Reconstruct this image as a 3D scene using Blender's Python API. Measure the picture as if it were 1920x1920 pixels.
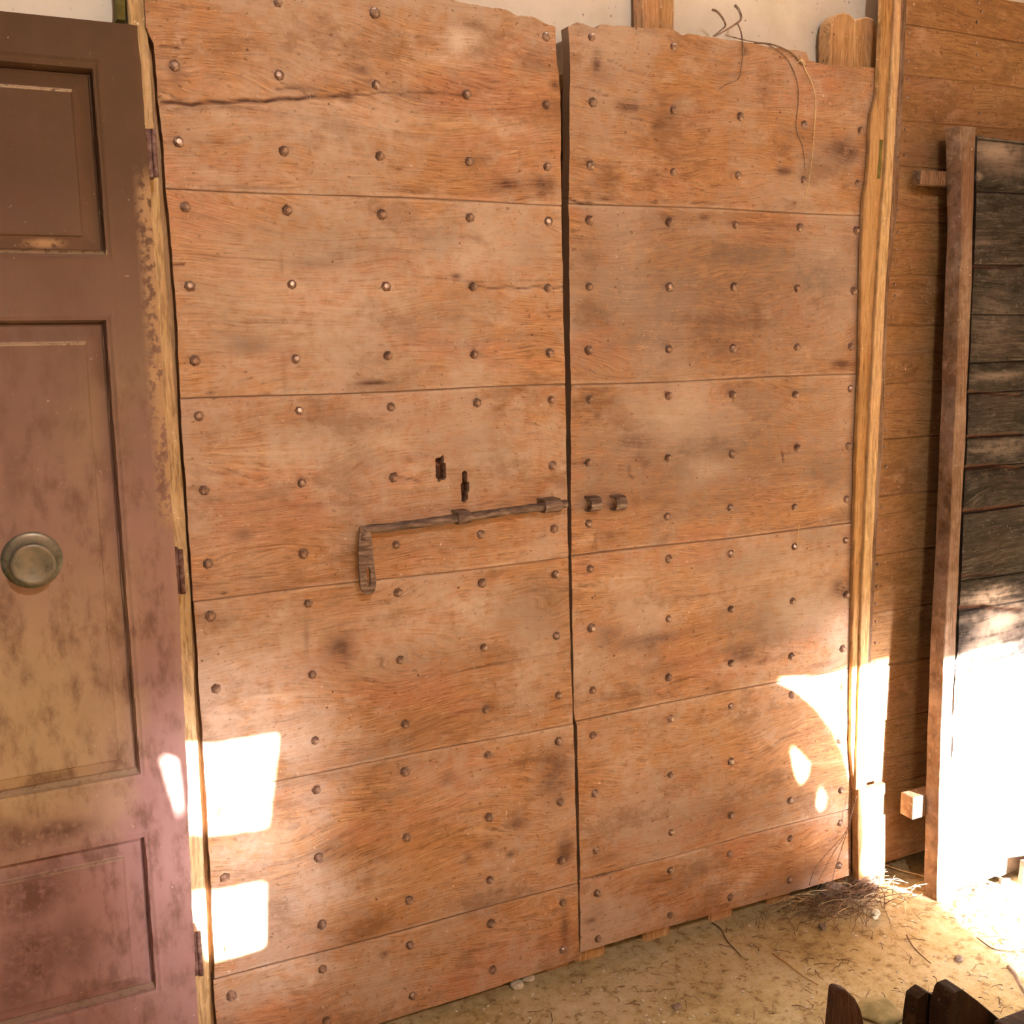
import bpy, bmesh, math, random
import numpy as np
from mathutils import Vector, Matrix
random.seed(7); np.random.seed(7)
S = bpy.context.scene
for o in list(bpy.data.objects): bpy.data.objects.remove(o)

# ------------------------------------------------------------------ camera
PITCH, ROLL, YAW, F = 0.156918, 0.018943, 0.450379, 2028.35
D, H = 2.2, 1.573                       # camera to door plane, camera above floor

def turn(v):
    x, y, z = v
    c, s = math.cos(ROLL), math.sin(ROLL); x, z = c*x+s*z, -s*x+c*z
    c, s = math.cos(PITCH), math.sin(PITCH); y, z = c*y+s*z, -s*y+c*z
    # note: pitch turns the view down
    c, s = math.cos(YAW), math.sin(YAW); x, y = c*x+s*y, -s*x+c*y
    return Vector((x, y, z))
cam = bpy.data.objects.new('camera', bpy.data.cameras.new('camera'))
S.collection.objects.link(cam); S.camera = cam
R, U, Fw = turn((1,0,0)), turn((0,0,1)), turn((0,1,0))
cam.matrix_world = Matrix(((R.x,U.x,-Fw.x,0),(R.y,U.y,-Fw.y,-D),(R.z,U.z,-Fw.z,H),(0,0,0,1)))
cam.data.sensor_width = 36; cam.data.lens = 36*F/1920
cam.data.clip_start = 0.01

# ------------------------------------------------------------------ light
W = bpy.data.worlds.new('world'); S.world = W; W.use_nodes = True
W.node_tree.nodes['Background'].inputs[0].default_value = (1.0, 0.86, 0.72, 1)
W.node_tree.nodes['Background'].inputs[1].default_value = 0.10
SX, SZ = 0.25, 0.20                      # sideways and downward travel of the sun per metre of depth
sun = bpy.data.objects.new('sun', bpy.data.lights.new('sun', 'SUN')); S.collection.objects.link(sun)
sun.data.energy = 130; sun.data.angle = math.radians(0.36); sun.data.color = (1.0, 0.93, 0.86)
sun.rotation_euler = Vector((-SX, 1, -SZ)).to_track_quat('-Z', 'Y').to_euler()
sun.location = (3, -6, 3)
glow = bpy.data.objects.new('hazy_sky_round_sun', bpy.data.lights.new('hazy_sky_round_sun', 'SUN')); S.collection.objects.link(glow)  # added wide sun lamp for the soft glow round the sun patches
glow.data.energy = 21; glow.data.angle = math.radians(6.5); glow.data.color = (1.0, 0.93, 0.94)
glow.rotation_euler = sun.rotation_euler; glow.location = (3.2, -6, 3)
lamp = bpy.data.objects.new('ceiling_bulb', bpy.data.lights.new('ceiling_bulb', 'POINT')); S.collection.objects.link(lamp)
lamp.location = (0.42, -3.1, H+1.27); lamp.data.energy = 205; lamp.data.color = (1.0, 0.925, 0.83)
lamp.data.shadow_soft_size = 0.06
vs = S.view_settings; vs.view_transform = 'Standard'; vs.look = 'None'; vs.gamma = 1; vs.use_curve_mapping = False
vs.exposure = -0.08

# ------------------------------------------------------------------ helpers
def ray(px, py): return turn(((px-960)/F, 1, -(py-960)/F))
def at(px, py, o=0.0):                   # point on the plane o metres in front of the door plane
    d = ray(px, py); t = (D-o)/d.y
    return Vector((d.x*t, -o, H+d.z*t))
def ground(px, py, z=0.0):
    d = ray(px, py); t = (z-H)/d.z
    return Vector((d.x*t, -D+d.y*t, z))
def link(o): S.collection.objects.link(o); return o
def tag(o, label=None, cat=None, group=None, kind=None):
    if label: o['label'] = label
    if cat: o['category'] = cat
    if group: o['group'] = group
    if kind: o['kind'] = kind
    return o
def thing(name, loc, label, cat, group=None):
    o = link(bpy.data.objects.new(name, None)); o.location = loc; o.empty_display_size = .05
    return tag(o, label, cat, group)
def base(o):                             # world place of a parent
    v = Vector((0,0,0))
    while o: v += o.location; o = o.parent
    return v
def make(name, me, mat, parent=None, loc=None, smooth=False):
    """me is in world coordinates; it is moved into the frame of its parent or of loc"""
    o = link(bpy.data.objects.new(name, me)); me.name = name
    if mat: me.materials.append(mat)
    off = Vector(loc) if loc is not None else Vector((0,0,0))
    if parent: off = base(parent)
    if off.length: me.transform(Matrix.Translation(-off))
    if parent: o.parent = parent
    else: o.location = off
    if smooth: me.shade_smooth()
    return o
def mesh(bm):
    me = bpy.data.meshes.new('m'); bmesh.ops.recalc_face_normals(bm, faces=bm.faces); bm.to_mesh(me); bm.free(); return me
def box_bm(bm, c0, c1, bevel=0.0, jit=0.0):
    r = bmesh.ops.create_cube(bm, size=1)
    vs_ = r['verts']
    for v in vs_:
        v.co = Vector([c0[i]+(c1[i]-c0[i])*(v.co[i]+.5) + random.uniform(-jit, jit) for i in range(3)])
    if bevel:
        es = set(e for v in vs_ for e in v.link_edges)
        bmesh.ops.bevel(bm, geom=list(es), offset=bevel, segments=2, profile=.6, affect='EDGES')
def box(c0, c1, bevel=.002, jit=0): bm = bmesh.new(); box_bm(bm, c0, c1, bevel, jit); return mesh(bm)
def nz(x, seed=0):                       # smooth 1d noise
    return (math.sin(x*1.7+seed*3.1)+math.sin(x*3.9+seed*1.3+1)*.6+math.sin(x*8.3+seed*2.2)*.4)/2
def timber(A, B, wv, tv, n=24, rough=.002, seed=0, ends=0.0):
    """a beam from A to B with half-width vector wv and half-thickness vector tv, edges slightly uneven"""
    bm = bmesh.new(); A, B = Vector(A), Vector(B); wv, tv = Vector(wv), Vector(tv); rings = []
    L = (B-A).length
    for i in range(n+1):
        t = i/n; c = A.lerp(B, t); ring = []
        e = 1.0
        for k, (a, b) in enumerate(((-1,-.75),(-.8,-1),(.8,-1),(1,-.75),(1,.75),(.8,1),(-.8,1),(-1,.75))):
            p = c+wv*a*e+tv*b*e
            p += wv.normalized()*rough*nz(t*L*14, seed+k//2*2)*(1 if a>0 else -1)+tv.normalized()*rough*.6*nz(t*L*11, seed+5+k)
            if i in (0, n) and ends: p += (B-A).normalized()*random.uniform(-ends, ends)
            ring.append(bm.verts.new(p))
        rings.append(ring)
    for a, b in zip(rings, rings[1:]):
        for k in range(8): bm.faces.new((a[k], a[(k+1)%8], b[(k+1)%8], b[k]))
    bm.faces.new(rings[0][::-1]); bm.faces.new(rings[-1])
    return mesh(bm)
def plate(outline, holes, o0, o1, px=True, plane=None):
    """flat plate parallel to the wall between depths o0 (front) and o1, outline and holes in 2d"""
    bm = bmesh.new(); 
    for loop in [outline]+holes:
        vv = [bm.verts.new((p[0], -o0, p[1])) for p in loop]
        for a, b in zip(vv, vv[1:]+vv[:1]): bm.edges.new((a, b))
    bmesh.ops.triangle_fill(bm, use_beauty=True, use_dissolve=False, edges=bm.edges[:])
    r = bmesh.ops.extrude_face_region(bm, geom=bm.faces[:])
    for v in r['geom']:
        if isinstance(v, bmesh.types.BMVert): v.co.y = -o1
    return mesh(bm)
def xz(px, o=0.0): return [(at(x, y, o).x, at(x, y, o).z) for x, y in px]
def tube(pts, rads, seg=6, bm=None):
    own = bm is None
    if own: bm = bmesh.new()
    pts = [Vector(p) for p in pts]; rings = []
    for i, p in enumerate(pts):
        d = (pts[min(i+1, len(pts)-1)]-pts[max(i-1, 0)]).normalized()
        a = d.cross(Vector((0,0,1)) if abs(d.z) < .9 else Vector((1,0,0))).normalized(); b = d.cross(a)
        r = rads[i] if hasattr(rads, '__len__') else rads
        rings.append([bm.verts.new(p+(a*math.cos(t)+b*math.sin(t))*r) for t in [2*math.pi*k/seg for k in range(seg)]])
    for a, b in zip(rings, rings[1:]):
        for k in range(seg): bm.faces.new((a[k], a[(k+1)%seg], b[(k+1)%seg], b[k]))
    bm.faces.new(rings[0][::-1]); bm.faces.new(rings[-1])
    return mesh(bm) if own else None
def smooth_line(pts, n=6):
    pts = [Vector(p) for p in pts]; out = []
    P = [pts[0]]+pts+[pts[-1]]
    for i in range(1, len(P)-2):
        for k in range(n):
            t = k/n; a, b, c, d = P[i-1], P[i], P[i+1], P[i+2]
            out.append(.5*((2*b)+(c-a)*t+(2*a-5*b+4*c-d)*t*t+(3*b-a-3*c+d)*t**3))
    out.append(pts[-1]); return out

# ------------------------------------------------------------------ materials
class NT:
    def __init__(s, name):
        s.m = bpy.data.materials.new(name); s.m.use_nodes = True; s.t = s.m.node_tree; s.b = s.t.nodes['Principled BSDF']
    def n(s, typ, **kw):
        x = s.t.nodes.new(typ)
        for k, v in kw.items(): setattr(x, k, v)
        return x
    def l(s, a, b): s.t.links.new(a, b)
    def coord(s): return s.n('ShaderNodeTexCoord').outputs['Object']
    def mapn(s, vec, scale, loc=(0,0,0)):
        m = s.n('ShaderNodeMapping'); m.inputs['Scale'].default_value = scale; m.inputs['Location'].default_value = loc
        s.l(vec, m.inputs['Vector']); return m.outputs[0]
    def noise(s, vec, scale, detail=4, rough=.55, dist=0.0):
        x = s.n('ShaderNodeTexNoise'); x.inputs['Scale'].default_value = scale; x.inputs['Detail'].default_value = detail
        x.inputs['Roughness'].default_value = rough; x.inputs['Distortion'].default_value = dist
        s.l(vec, x.inputs['Vector']); return x.outputs['Fac']
    def math(s, op, a, b=0.0, clamp=False):
        x = s.n('ShaderNodeMath', operation=op, use_clamp=clamp)
        for i, v in enumerate((a, b)):
            if isinstance(v, (int, float)): x.inputs[i].default_value = v
            else: s.l(v, x.inputs[i])
        return x.outputs[0]
    def rng(s, v, a, b, c=0.0, d=1.0):
        x = s.n('ShaderNodeMapRange', interpolation_type='SMOOTHSTEP'); s.l(v, x.inputs[0])
        for i, q in enumerate((a, b, c, d)): x.inputs[i+1].default_value = q
        return x.outputs[0]
    def mix(s, f, a, b, mode='MIX'):
        x = s.n('ShaderNodeMix', data_type='RGBA', blend_type=mode)
        for i, v in ((0, f), (6, a), (7, b)):
            if isinstance(v, (int, float)): x.inputs[i].default_value = v
            elif isinstance(v, tuple): x.inputs[i].default_value = (*v, 1)
            else: s.l(v, x.inputs[i])
        return x.outputs[2]
    def ramp(s, f, stops):
        x = s.n('ShaderNodeValToRGB'); e = x.color_ramp.elements
        while len(e) < len(stops): e.new(.5)
        for q, (p, c) in zip(e, stops): q.position = p; q.color = (*c, 1)
        s.l(f, x.inputs[0]); return x.outputs[0]
    def sep(s, v):
        x = s.n('ShaderNodeSeparateXYZ'); s.l(v, x.inputs[0]); return x.outputs
    def comb(s, a, b, c):
        x = s.n('ShaderNodeCombineXYZ')
        for i, v in enumerate((a, b, c)):
            if isinstance(v, (int, float)): x.inputs[i].default_value = v
            else: s.l(v, x.inputs[i])
        return x.outputs[0]
    def attr(s, name):
        x = s.n('ShaderNodeAttribute', attribute_name=name); return x
    def finish(s, col, rough=.7, bump=None, bs=.3, bd=.002, metal=0.0, spec=.3):
        if isinstance(col, tuple): s.b.inputs['Base Color'].default_value = (*col, 1)
        else: s.l(col, s.b.inputs['Base Color'])
        if isinstance(rough, float): s.b.inputs['Roughness'].default_value = rough
        else: s.l(rough, s.b.inputs['Roughness'])
        s.b.inputs['Metallic'].default_value = metal; s.b.inputs['Specular IOR Level'].default_value = spec
        if bump is not None:
            x = s.n('ShaderNodeBump'); x.inputs['Strength'].default_value = bs; x.inputs['Distance'].default_value = bd
            s.l(bump, x.inputs['Height']); s.l(x.outputs[0], s.b.inputs['Normal'])
        return s.m
def wood(name, stops, along='x', seed=0.0, warp=.05, fine=1.0, attrs=False, rough=.72, dusty=.35, dustcol=(.45,.33,.25), pits=True, bs=.55, spec=.22):
    """stops: dark, mid, light. along: the grain direction"""
    q = NT(name); c = q.coord(); x, y, z = q.sep(c)
    if along == 'z': x, z = z, x
    bd = q.attr('board').outputs['Fac'] if attrs else seed
    off = q.math('MULTIPLY', bd, 7.3) if attrs else seed*7.3
    v0 = q.comb(q.math('ADD', x, off), y, z)
    w = q.noise(q.mapn(v0, (1.3, 2, 4.2)), 1.0, 2, .5)
    w2 = q.noise(q.mapn(v0, (5, 4, 13), (3, 1, 7)), 1.0, 2, .5)
    zw = q.math('ADD', z, q.math('ADD', q.math('MULTIPLY', q.math('SUBTRACT', w, .5), warp*6), q.math('MULTIPLY', q.math('SUBTRACT', w2, .5), warp*.7)))
    v = q.comb(q.math('ADD', x, off), y, zw)
    g1 = q.noise(q.mapn(v, (1.2, 6, 34)), 1.0, 5, .62)            # broad figure
    g2 = q.noise(q.mapn(v, (5, 20, 210*fine)), 1.0, 4, .6)        # fine fibre
    g3 = q.noise(q.mapn(v, (14, 30, 520*fine), (9, 2, 4)), 1.0, 2, .5)
    f = q.math('ADD', q.math('MULTIPLY', g1, .62), q.math('MULTIPLY', g2, .38))
    col = q.ramp(f, [(.36, stops[0]), (.47, stops[1]), (.54, stops[1]), (.66, stops[2])])
    col = q.mix(q.math('MULTIPLY', q.rng(g3, .55, .66), .5), col, tuple(k*.45 for k in stops[0]))
    if attrs:                                                    # every board its own tint
        t = q.noise(q.comb(q.math('MULTIPLY', bd, 13.7), 0.0, 0.0), 1.0, 0)
        col = q.mix(.45, col, q.ramp(t, [(.35, (.40,.27,.2)), (.5, (.5,.5,.5)), (.65, (.6,.56,.5))]), 'SOFT_LIGHT')
    d1 = q.noise(v0, 3.2, 5, .6); d2 = q.noise(v0, 34, 4, .65)
    hv = q.noise(q.mapn(v0, (2.2, 3, 6), (5, 5, 5)), 1.0, 4, .6)      # patches of pinkish and of ochre wood
    col = q.mix(q.math('MULTIPLY', q.rng(hv, .50, .62), .55), col, q.mix(.55, col, (1.12*stops[1][0], .86*stops[1][1], 1.25*stops[1][2])))
    col = q.mix(q.math('MULTIPLY', q.rng(hv, .48, .36), .6), col, q.mix(.6, col, (.95*stops[1][0], .95*stops[1][1], .75*stops[1][2])))
    st1 = q.noise(q.mapn(v, (22, 30, 330*fine), (2, 7, 1)), 1.0, 3, .6)
    col = q.mix(q.math('MULTIPLY', q.rng(st1, .54, .64), .6), col, tuple(k*.8 for k in stops[0]))
    col = q.mix(q.math('MULTIPLY', q.rng(st1, .44, .34), .35), col, tuple(min(1, k*1.35) for k in stops[2]))
    dust = q.math('MULTIPLY', q.rng(q.math('ADD', q.math('MULTIPLY', d1, .7), q.math('MULTIPLY', d2, .3)), .42, .62), dusty)
    col = q.mix(dust, col, dustcol)
    if attrs:
        bl = q.noise(q.mapn(v0, (5, 5, 9), (11, 3, 8)), 1.0, 6, .68)
        col = q.mix(q.math('MULTIPLY', q.rng(bl, .52, .64), .6), col, tuple(k*w for k, w in zip(stops[0], (1.05, 1.15, 1.3))))
        bp = q.noise(q.mapn(v0, (7, 5, 12), (21, 13, 2)), 1.0, 5, .7)
        col = q.mix(q.math('MULTIPLY', q.rng(bp, .55, .68), .45), col, tuple(min(1, k*1.22) for k in dustcol))
        sk = q.noise(q.mapn(v0, (60, 40, 95), (1, 3, 2)), 1.0, 3, .6)
        col = q.mix(q.math('MULTIPLY', q.rng(sk, .60, .70), .65), col, tuple(k*.7 for k in stops[0]))
    fl = q.noise(v0, 120, 3, .6); fl2 = q.noise(v0, 9, 2, .5)
    fleck = q.math('MULTIPLY', q.rng(fl, .64, .74), q.rng(fl2, .45, .6))
    col = q.mix(q.math('MULTIPLY', fleck, .8), col, tuple(min(1, k*1.5+.12) for k in dustcol))
    if attrs:
        a = q.attr('stain'); r, g, b = q.sep(a.outputs['Color'])
        brk = q.rng(q.math('ADD', q.math('MULTIPLY', g2, .5), q.math('MULTIPLY', d2, .5)), .38, .54)
        col = q.mix(q.math('MULTIPLY', g, q.math('ADD', q.math('MULTIPLY', brk, .45), .5), True), col, (.185, .135, .108))
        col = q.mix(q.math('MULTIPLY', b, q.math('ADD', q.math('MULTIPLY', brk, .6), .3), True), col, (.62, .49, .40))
        col = q.mix(q.math('MULTIPLY', r, q.math('ADD', q.math('MULTIPLY', brk, .7), .35), True), col, (.085, .036, .022))
    tick = q.noise(q.mapn(v0, (330, 60, 70), (4, 4, 4)), 1.0, 2, .5)      # short scratches across the grain
    col = q.mix(q.math('MULTIPLY', q.math('MULTIPLY', q.rng(tick, .68, .76), q.rng(d1, .48, .56)), .55), col, tuple(min(1, k*1.4+.08) for k in dustcol))
    if pits:
        vo = q.n('ShaderNodeTexVoronoi'); vo.inputs['Scale'].default_value = 26; q.l(v0, vo.inputs['Vector'])
        pit = q.math('MULTIPLY', q.rng(vo.outputs['Distance'], .10, .05), q.rng(fl2, .52, .6))
        col = q.mix(q.math('MULTIPLY', pit, .8), col, (.09, .04, .02))
    h = q.math('ADD', q.math('ADD', q.math('MULTIPLY', st1, .35), q.math('MULTIPLY', g2, .6)), q.math('ADD', q.math('MULTIPLY', g1, .8), q.math('MULTIPLY', d2, .35)))
    return q.finish(col, rough, h, bs, .0035, spec=spec)

M_leaf = wood('weathered chestnut', ((.185,.085,.036), (.40,.205,.096), (.54,.34,.20)), 'x', attrs=True, warp=.034, dusty=.8, dustcol=(.445,.328,.258), bs=1.0)
M_pine = wood('pine boards', ((.15,.070,.024), (.255,.135,.055), (.31,.18,.08)), 'x', attrs=True, warp=.02, dusty=.18, pits=False, bs=.35, dustcol=(.36,.22,.14))
M_batten = wood('rough batten', ((.22,.11,.04), (.44,.25,.11), (.60,.40,.22)), 'z', seed=1, warp=.03, dusty=.3)
M_post = wood('yellow pine post', ((.22,.11,.035), (.38,.205,.075), (.46,.28,.13)), 'z', seed=2, warp=.015, fine=.6, dusty=.2, pits=False, dustcol=(.62,.44,.28))
M_lath = wood('pale lath', ((.30,.18,.08), (.50,.33,.16), (.60,.43,.25)), 'z', seed=3, warp=.012, fine=.5, dusty=.2, pits=False, dustcol=(.70,.52,.36))
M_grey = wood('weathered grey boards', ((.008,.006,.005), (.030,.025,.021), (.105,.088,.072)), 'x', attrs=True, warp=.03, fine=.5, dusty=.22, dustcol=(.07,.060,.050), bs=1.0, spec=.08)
M_stile = wood('worn brown stile', ((.07,.035,.016), (.155,.085,.046), (.28,.17,.11)), 'z', seed=5, warp=.01, dusty=.4, dustcol=(.36,.27,.22), bs=.8)
M_darkwood = wood('dark old timber', ((.006,.002,.001), (.018,.008,.003), (.042,.022,.008)), 'z', seed=6, warp=.02, dusty=.08, spec=.06, dustcol=(.06,.034,.016))  # near-black: the unlit look of the foreground timbers is in the colour
M_wedge = wood('reddish dark timber', ((.016,.006,.003), (.040,.015,.006), (.09,.05,.035)), 'z', seed=7, warp=.02, dusty=.2, spec=.08, dustcol=(.09,.055,.045))  # unlit darkness of the pointed stake put into its colour too

q = NT('old iron'); c = q.coord(); n1 = q.noise(c, 90, 4, .6); n2 = q.noise(c, 25, 3)
M_iron = q.finish(q.ramp(q.math('ADD', q.math('MULTIPLY', n1, .5), q.math('MULTIPLY', n2, .5)), [(.38, (.10,.045,.028)), (.5, (.20,.115,.080)), (.62, (.34,.23,.17))]), .36, n1, .4, .001, .35, .7)
q = NT('bolt iron'); c = q.coord(); n1 = q.noise(q.mapn(c, (25, 120, 120)), 1, 4, .6)
M_bolt = q.finish(q.ramp(n1, [(.36, (.075,.045,.034)), (.5, (.145,.095,.075)), (.66, (.26,.19,.15))]), .45, n1, .35, .0015, .3, .5)
q = NT('greenish brass'); c = q.coord(); n1 = q.noise(c, 60, 5, .6); n2 = q.noise(c, 14, 2)
M_brass = q.finish(q.ramp(q.math('ADD', q.math('MULTIPLY', n1, .4), q.math('MULTIPLY', n2, .6)), [(.4, (.07,.068,.048)), (.5, (.145,.138,.105)), (.62, (.22,.18,.13))]), .38, n1, .25, .001, .4, .5)
q = NT('painted hinge'); c = q.coord(); n1 = q.noise(c, 70, 5, .6)
M_hinge = q.finish(q.ramp(n1, [(.38, (.07,.028,.022)), (.5, (.13,.06,.05)), (.66, (.24,.15,.13))]), .6, n1, .5, .002, .1, .4)

q = NT('rough plaster'); c = q.coord(); n1 = q.noise(c, 5, 5, .6); n2 = q.noise(c, 60, 5, .65); n3 = q.noise(c, 22, 3)
col = q.ramp(n1, [(.35, (.62,.56,.47)), (.55, (.72,.67,.60)), (.7, (.77,.71,.64))])
col = q.mix(q.math('MULTIPLY', q.rng(n2, .40, .30), .5), col, (.50,.42,.33))
vo = q.n('ShaderNodeTexVoronoi'); vo.inputs['Scale'].default_value = 45; q.l(c, vo.inputs['Vector'])
col = q.mix(q.math('MULTIPLY', q.math('MULTIPLY', q.rng(vo.outputs['Distance'], .16, .08), q.rng(n3, .5, .58)), .7), col, (.20,.14,.10))
M_plaster = q.finish(col, .9, q.math('ADD', n2, n1), .5, .004)

q = NT('packed earth'); c = q.coord(); n1 = q.noise(c, 2.6, 5, .65); n2 = q.noise(c, 30, 7, .72); n3 = q.noise(c, 110, 4, .7)
col = q.ramp(q.math('ADD', q.math('MULTIPLY', n1, .55), q.math('MULTIPLY', n2, .45)), [(.36, (.24,.17,.075)), (.46, (.42,.32,.155)), (.55, (.51,.41,.245)), (.66, (.62,.53,.38))])
col = q.mix(q.math('MULTIPLY', q.rng(n2, .46, .36), .75), col, (.19,.12,.06))
col = q.mix(q.math('MULTIPLY', q.rng(n3, .60, .70), .6), col, (.66,.56,.43))
col = q.mix(q.math('MULTIPLY', q.rng(n3, .42, .33), .5), col, (.16,.10,.055))
vo = q.n('ShaderNodeTexVoronoi'); vo.inputs['Scale'].default_value = 38; q.l(c, vo.inputs['Vector'])
M_floor = q.finish(col, .95, q.math('ADD', q.math('MULTIPLY', n2, .7), q.math('ADD', q.math('MULTIPLY', n3, .35), q.math('MULTIPLY', vo.outputs['Distance'], .25))), .9, .008)

# brown paint: a clean top and an ever dustier, more worn lower part (attribute 'dust'), worn spots in 'stain'
q = NT('old brown paint'); c = q.coord()
du = q.attr('stain'); r, g, b = q.sep(du.outputs['Color'])
n1 = q.noise(c, 5, 5, .6); n2 = q.noise(q.mapn(c, (24, 24, 11)), 1, 5, .65); n3 = q.noise(c, 80, 3, .6); n4 = q.noise(c, 2.4, 3)
col = q.mix(n1, (.050,.024,.009), (.085,.046,.020))
dust = q.ramp(n4, [(.38, (.35,.205,.175)), (.5, (.33,.21,.16)), (.62, (.38,.26,.17))])
dust = q.mix(g, dust, (.345,.195,.190))
dust = q.mix(b, dust, (.46,.33,.20))
df = q.math('MULTIPLY', r, q.math('ADD', .62, q.math('MULTIPLY', n1, .5)), True)
col = q.mix(df, col, dust)
col = q.mix(q.math('MULTIPLY', q.rng(n2, .56, .30), q.math('ADD', .18, q.math('MULTIPLY', r, .55))), col, (.125,.062,.04))
col = q.mix(q.math('MULTIPLY', q.rng(n3, .68, .76), .7), col, (.55,.45,.35))
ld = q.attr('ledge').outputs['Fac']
col = q.mix(q.math('MULTIPLY', ld, q.rng(n3, .3, .5)), col, (.50,.37,.25))  # painted highlight, with dust, along upward panel edges
al = q.attr('bare').outputs['Fac']
col = q.mix(q.math('MULTIPLY', al, q.rng(q.math('ADD', q.math('MULTIPLY', n3, .5), q.math('MULTIPLY', n2, .5)), .43, .53)), col, (.40,.25,.14))
dk = q.attr('dark').outputs['Fac']
col = q.mix(q.math('MULTIPLY', dk, q.rng(q.math('ADD', q.math('MULTIPLY', n3, .3), q.math('MULTIPLY', n2, .7)), .40, .54)), col, (.10,.045,.035))
M_paint = q.finish(col, .62, q.math('ADD', n1, q.math('MULTIPLY', n3, .4)), .4, .003, spec=.14)

def simple(name, c0, c1, sc=30, rough=.9, bs=.5):
    q = NT(name); c = q.coord(); n = q.noise(c, sc, 5, .6)
    return q.finish(q.mix(q.rng(n, .35, .65), c0, c1), rough, n, bs, .004)
M_stone = simple('pale stone', (.42,.35,.26), (.66,.58,.47), 60)
M_rock = simple('grey brown stone', (.16,.11,.085), (.36,.28,.23), 25)
M_mossy = simple('greenish stone', (.17,.135,.055), (.30,.23,.11), 20)
M_twig = simple('dry twig', (.085,.045,.026), (.20,.12,.07), 90)
M_straw = simple('dry straw', (.52,.36,.17), (.72,.56,.34), 90)
M_shell = simple('shell', (.42,.36,.25), (.62,.56,.43), 60, .5)
M_vine = simple('grey vine', (.12,.07,.05), (.26,.18,.14), 90)
M_olive = simple('dull olive', (.10,.085,.02), (.16,.14,.035), 60)

# ------------------------------------------------------------------ setting
def grid_mesh(X, Y, Z, closed_back=None):
    ny, nx = X.shape
    me = bpy.data.meshes.new('m'); v = np.stack([X, Y, Z], -1).reshape(-1, 3)
    idx = np.arange(ny*nx).reshape(ny, nx)
    quads = np.stack([idx[:-1,:-1], idx[:-1,1:], idx[1:,1:], idx[1:,:-1]], -1).reshape(-1, 4)
    extra_v = []; faces = quads.tolist()
    if closed_back is not None:
        loop = list(idx[0,:])+list(idx[1:,-1])+list(idx[-1,-2::-1])+list(idx[-2:0:-1,0])
        n0 = len(v); bv = v[loop].copy(); bv[:,1] = closed_back; v = np.vstack([v, bv]); m = len(loop)
        for k in range(m):
            k2 = (k+1) % m
            faces.append([loop[k2], loop[k], n0+k, n0+k2])
        faces.append([n0+k for k in range(m)][::-1])
    me.from_pydata(v.tolist(), [], faces); me.update()
    return me
def fbm(x, y, seed=0):
    r = np.random.RandomState(seed); out = 0
    for f, a in ((1.3, 1), (2.7, .6), (5.9, .35), (11.3, .2), (23.7, .11)):
        for _ in range(3):
            th = r.uniform(0, 6.28); out = out + a*np.sin(f*(x*math.cos(th)+y*math.sin(th))*2+r.uniform(0, 6.28))
    return out/5
xs = np.concatenate([np.linspace(-2, .2, 20), np.linspace(.22, 3.3, 300), np.linspace(3.4, 7, 20)])
ys = np.concatenate([np.linspace(-4.2, -1.1, 30), np.linspace(-1.08, .12, 130)])
X, Y = np.meshgrid(xs, ys)
Z = fbm(X*3, Y*3, 1)*.0035+fbm(X*14, Y*14, 2)*.0016
fl = make('floor', grid_mesh(X, Y, Z), M_floor, smooth=True); tag(fl, kind='structure')
wb = make('wall_back', box((-2, .1, -.02), (7, .3, 3.6), 0), M_plaster); tag(wb, kind='structure')
# uneven plaster skin stays in the material; unseen front wall, added so that its shaped gaps cast the sun patches
OF = 3.9
def sunproj(p):
    t = OF-(-p.y); return (p.x+SX*t, p.z+SZ*t)
def sp(px, o=0.0): return [sunproj(at(x, y, o)) for x, y in px]
def sg(px): return [sunproj(ground(x, y)) for x, y in px]
big = sp([(1455,1272),(1500,1297),(1535,1330),(1563,1370),(1583,1415),(1592,1450),(1598,1500),(1603,1560),(1597,1625)]) \
    + sg([(1600,1650),(1690,1672),(1750,1684),(1835,1752),(1920,1832)])
lastx, lastz = big[-1]
topz = sp([(1620,1246)])[0][1]
big = big+[(lastx-.06, lastz-.12), (lastx-.02, .12), (6.4, .12), (6.4, topz+.02), (4.6, topz+.035), (sp([(1620,1246)])[0][0], topz), (sp([(1540,1262)])[0][0], topz-.012)]
holes = [big,
    sp([(352,1395),(400,1398),(520,1378),(512,1462),(502,1548),(395,1562),(352,1560)]),
    sp([(365,1676),(410,1672),(497,1655),(496,1772),(440,1790),(398,1800),(366,1712)]),
    sp([(303,1416),(330,1424),(338,1480),(343,1545),(318,1468)], .055),
    sp([(1482,1396),(1503,1416),(1517,1432),(1515,1450),(1502,1468),(1492,1450)]),
    sp([(1537,1474),(1547,1490),(1548,1508),(1539,1518),(1532,1508)])]
wf = make('sun_mask_wall', plate([(-2, -.02), (7, -.02), (7, 3.6), (-2, 3.6)], holes, OF, OF+.012), M_batten); tag(wf, kind='structure')

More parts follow.
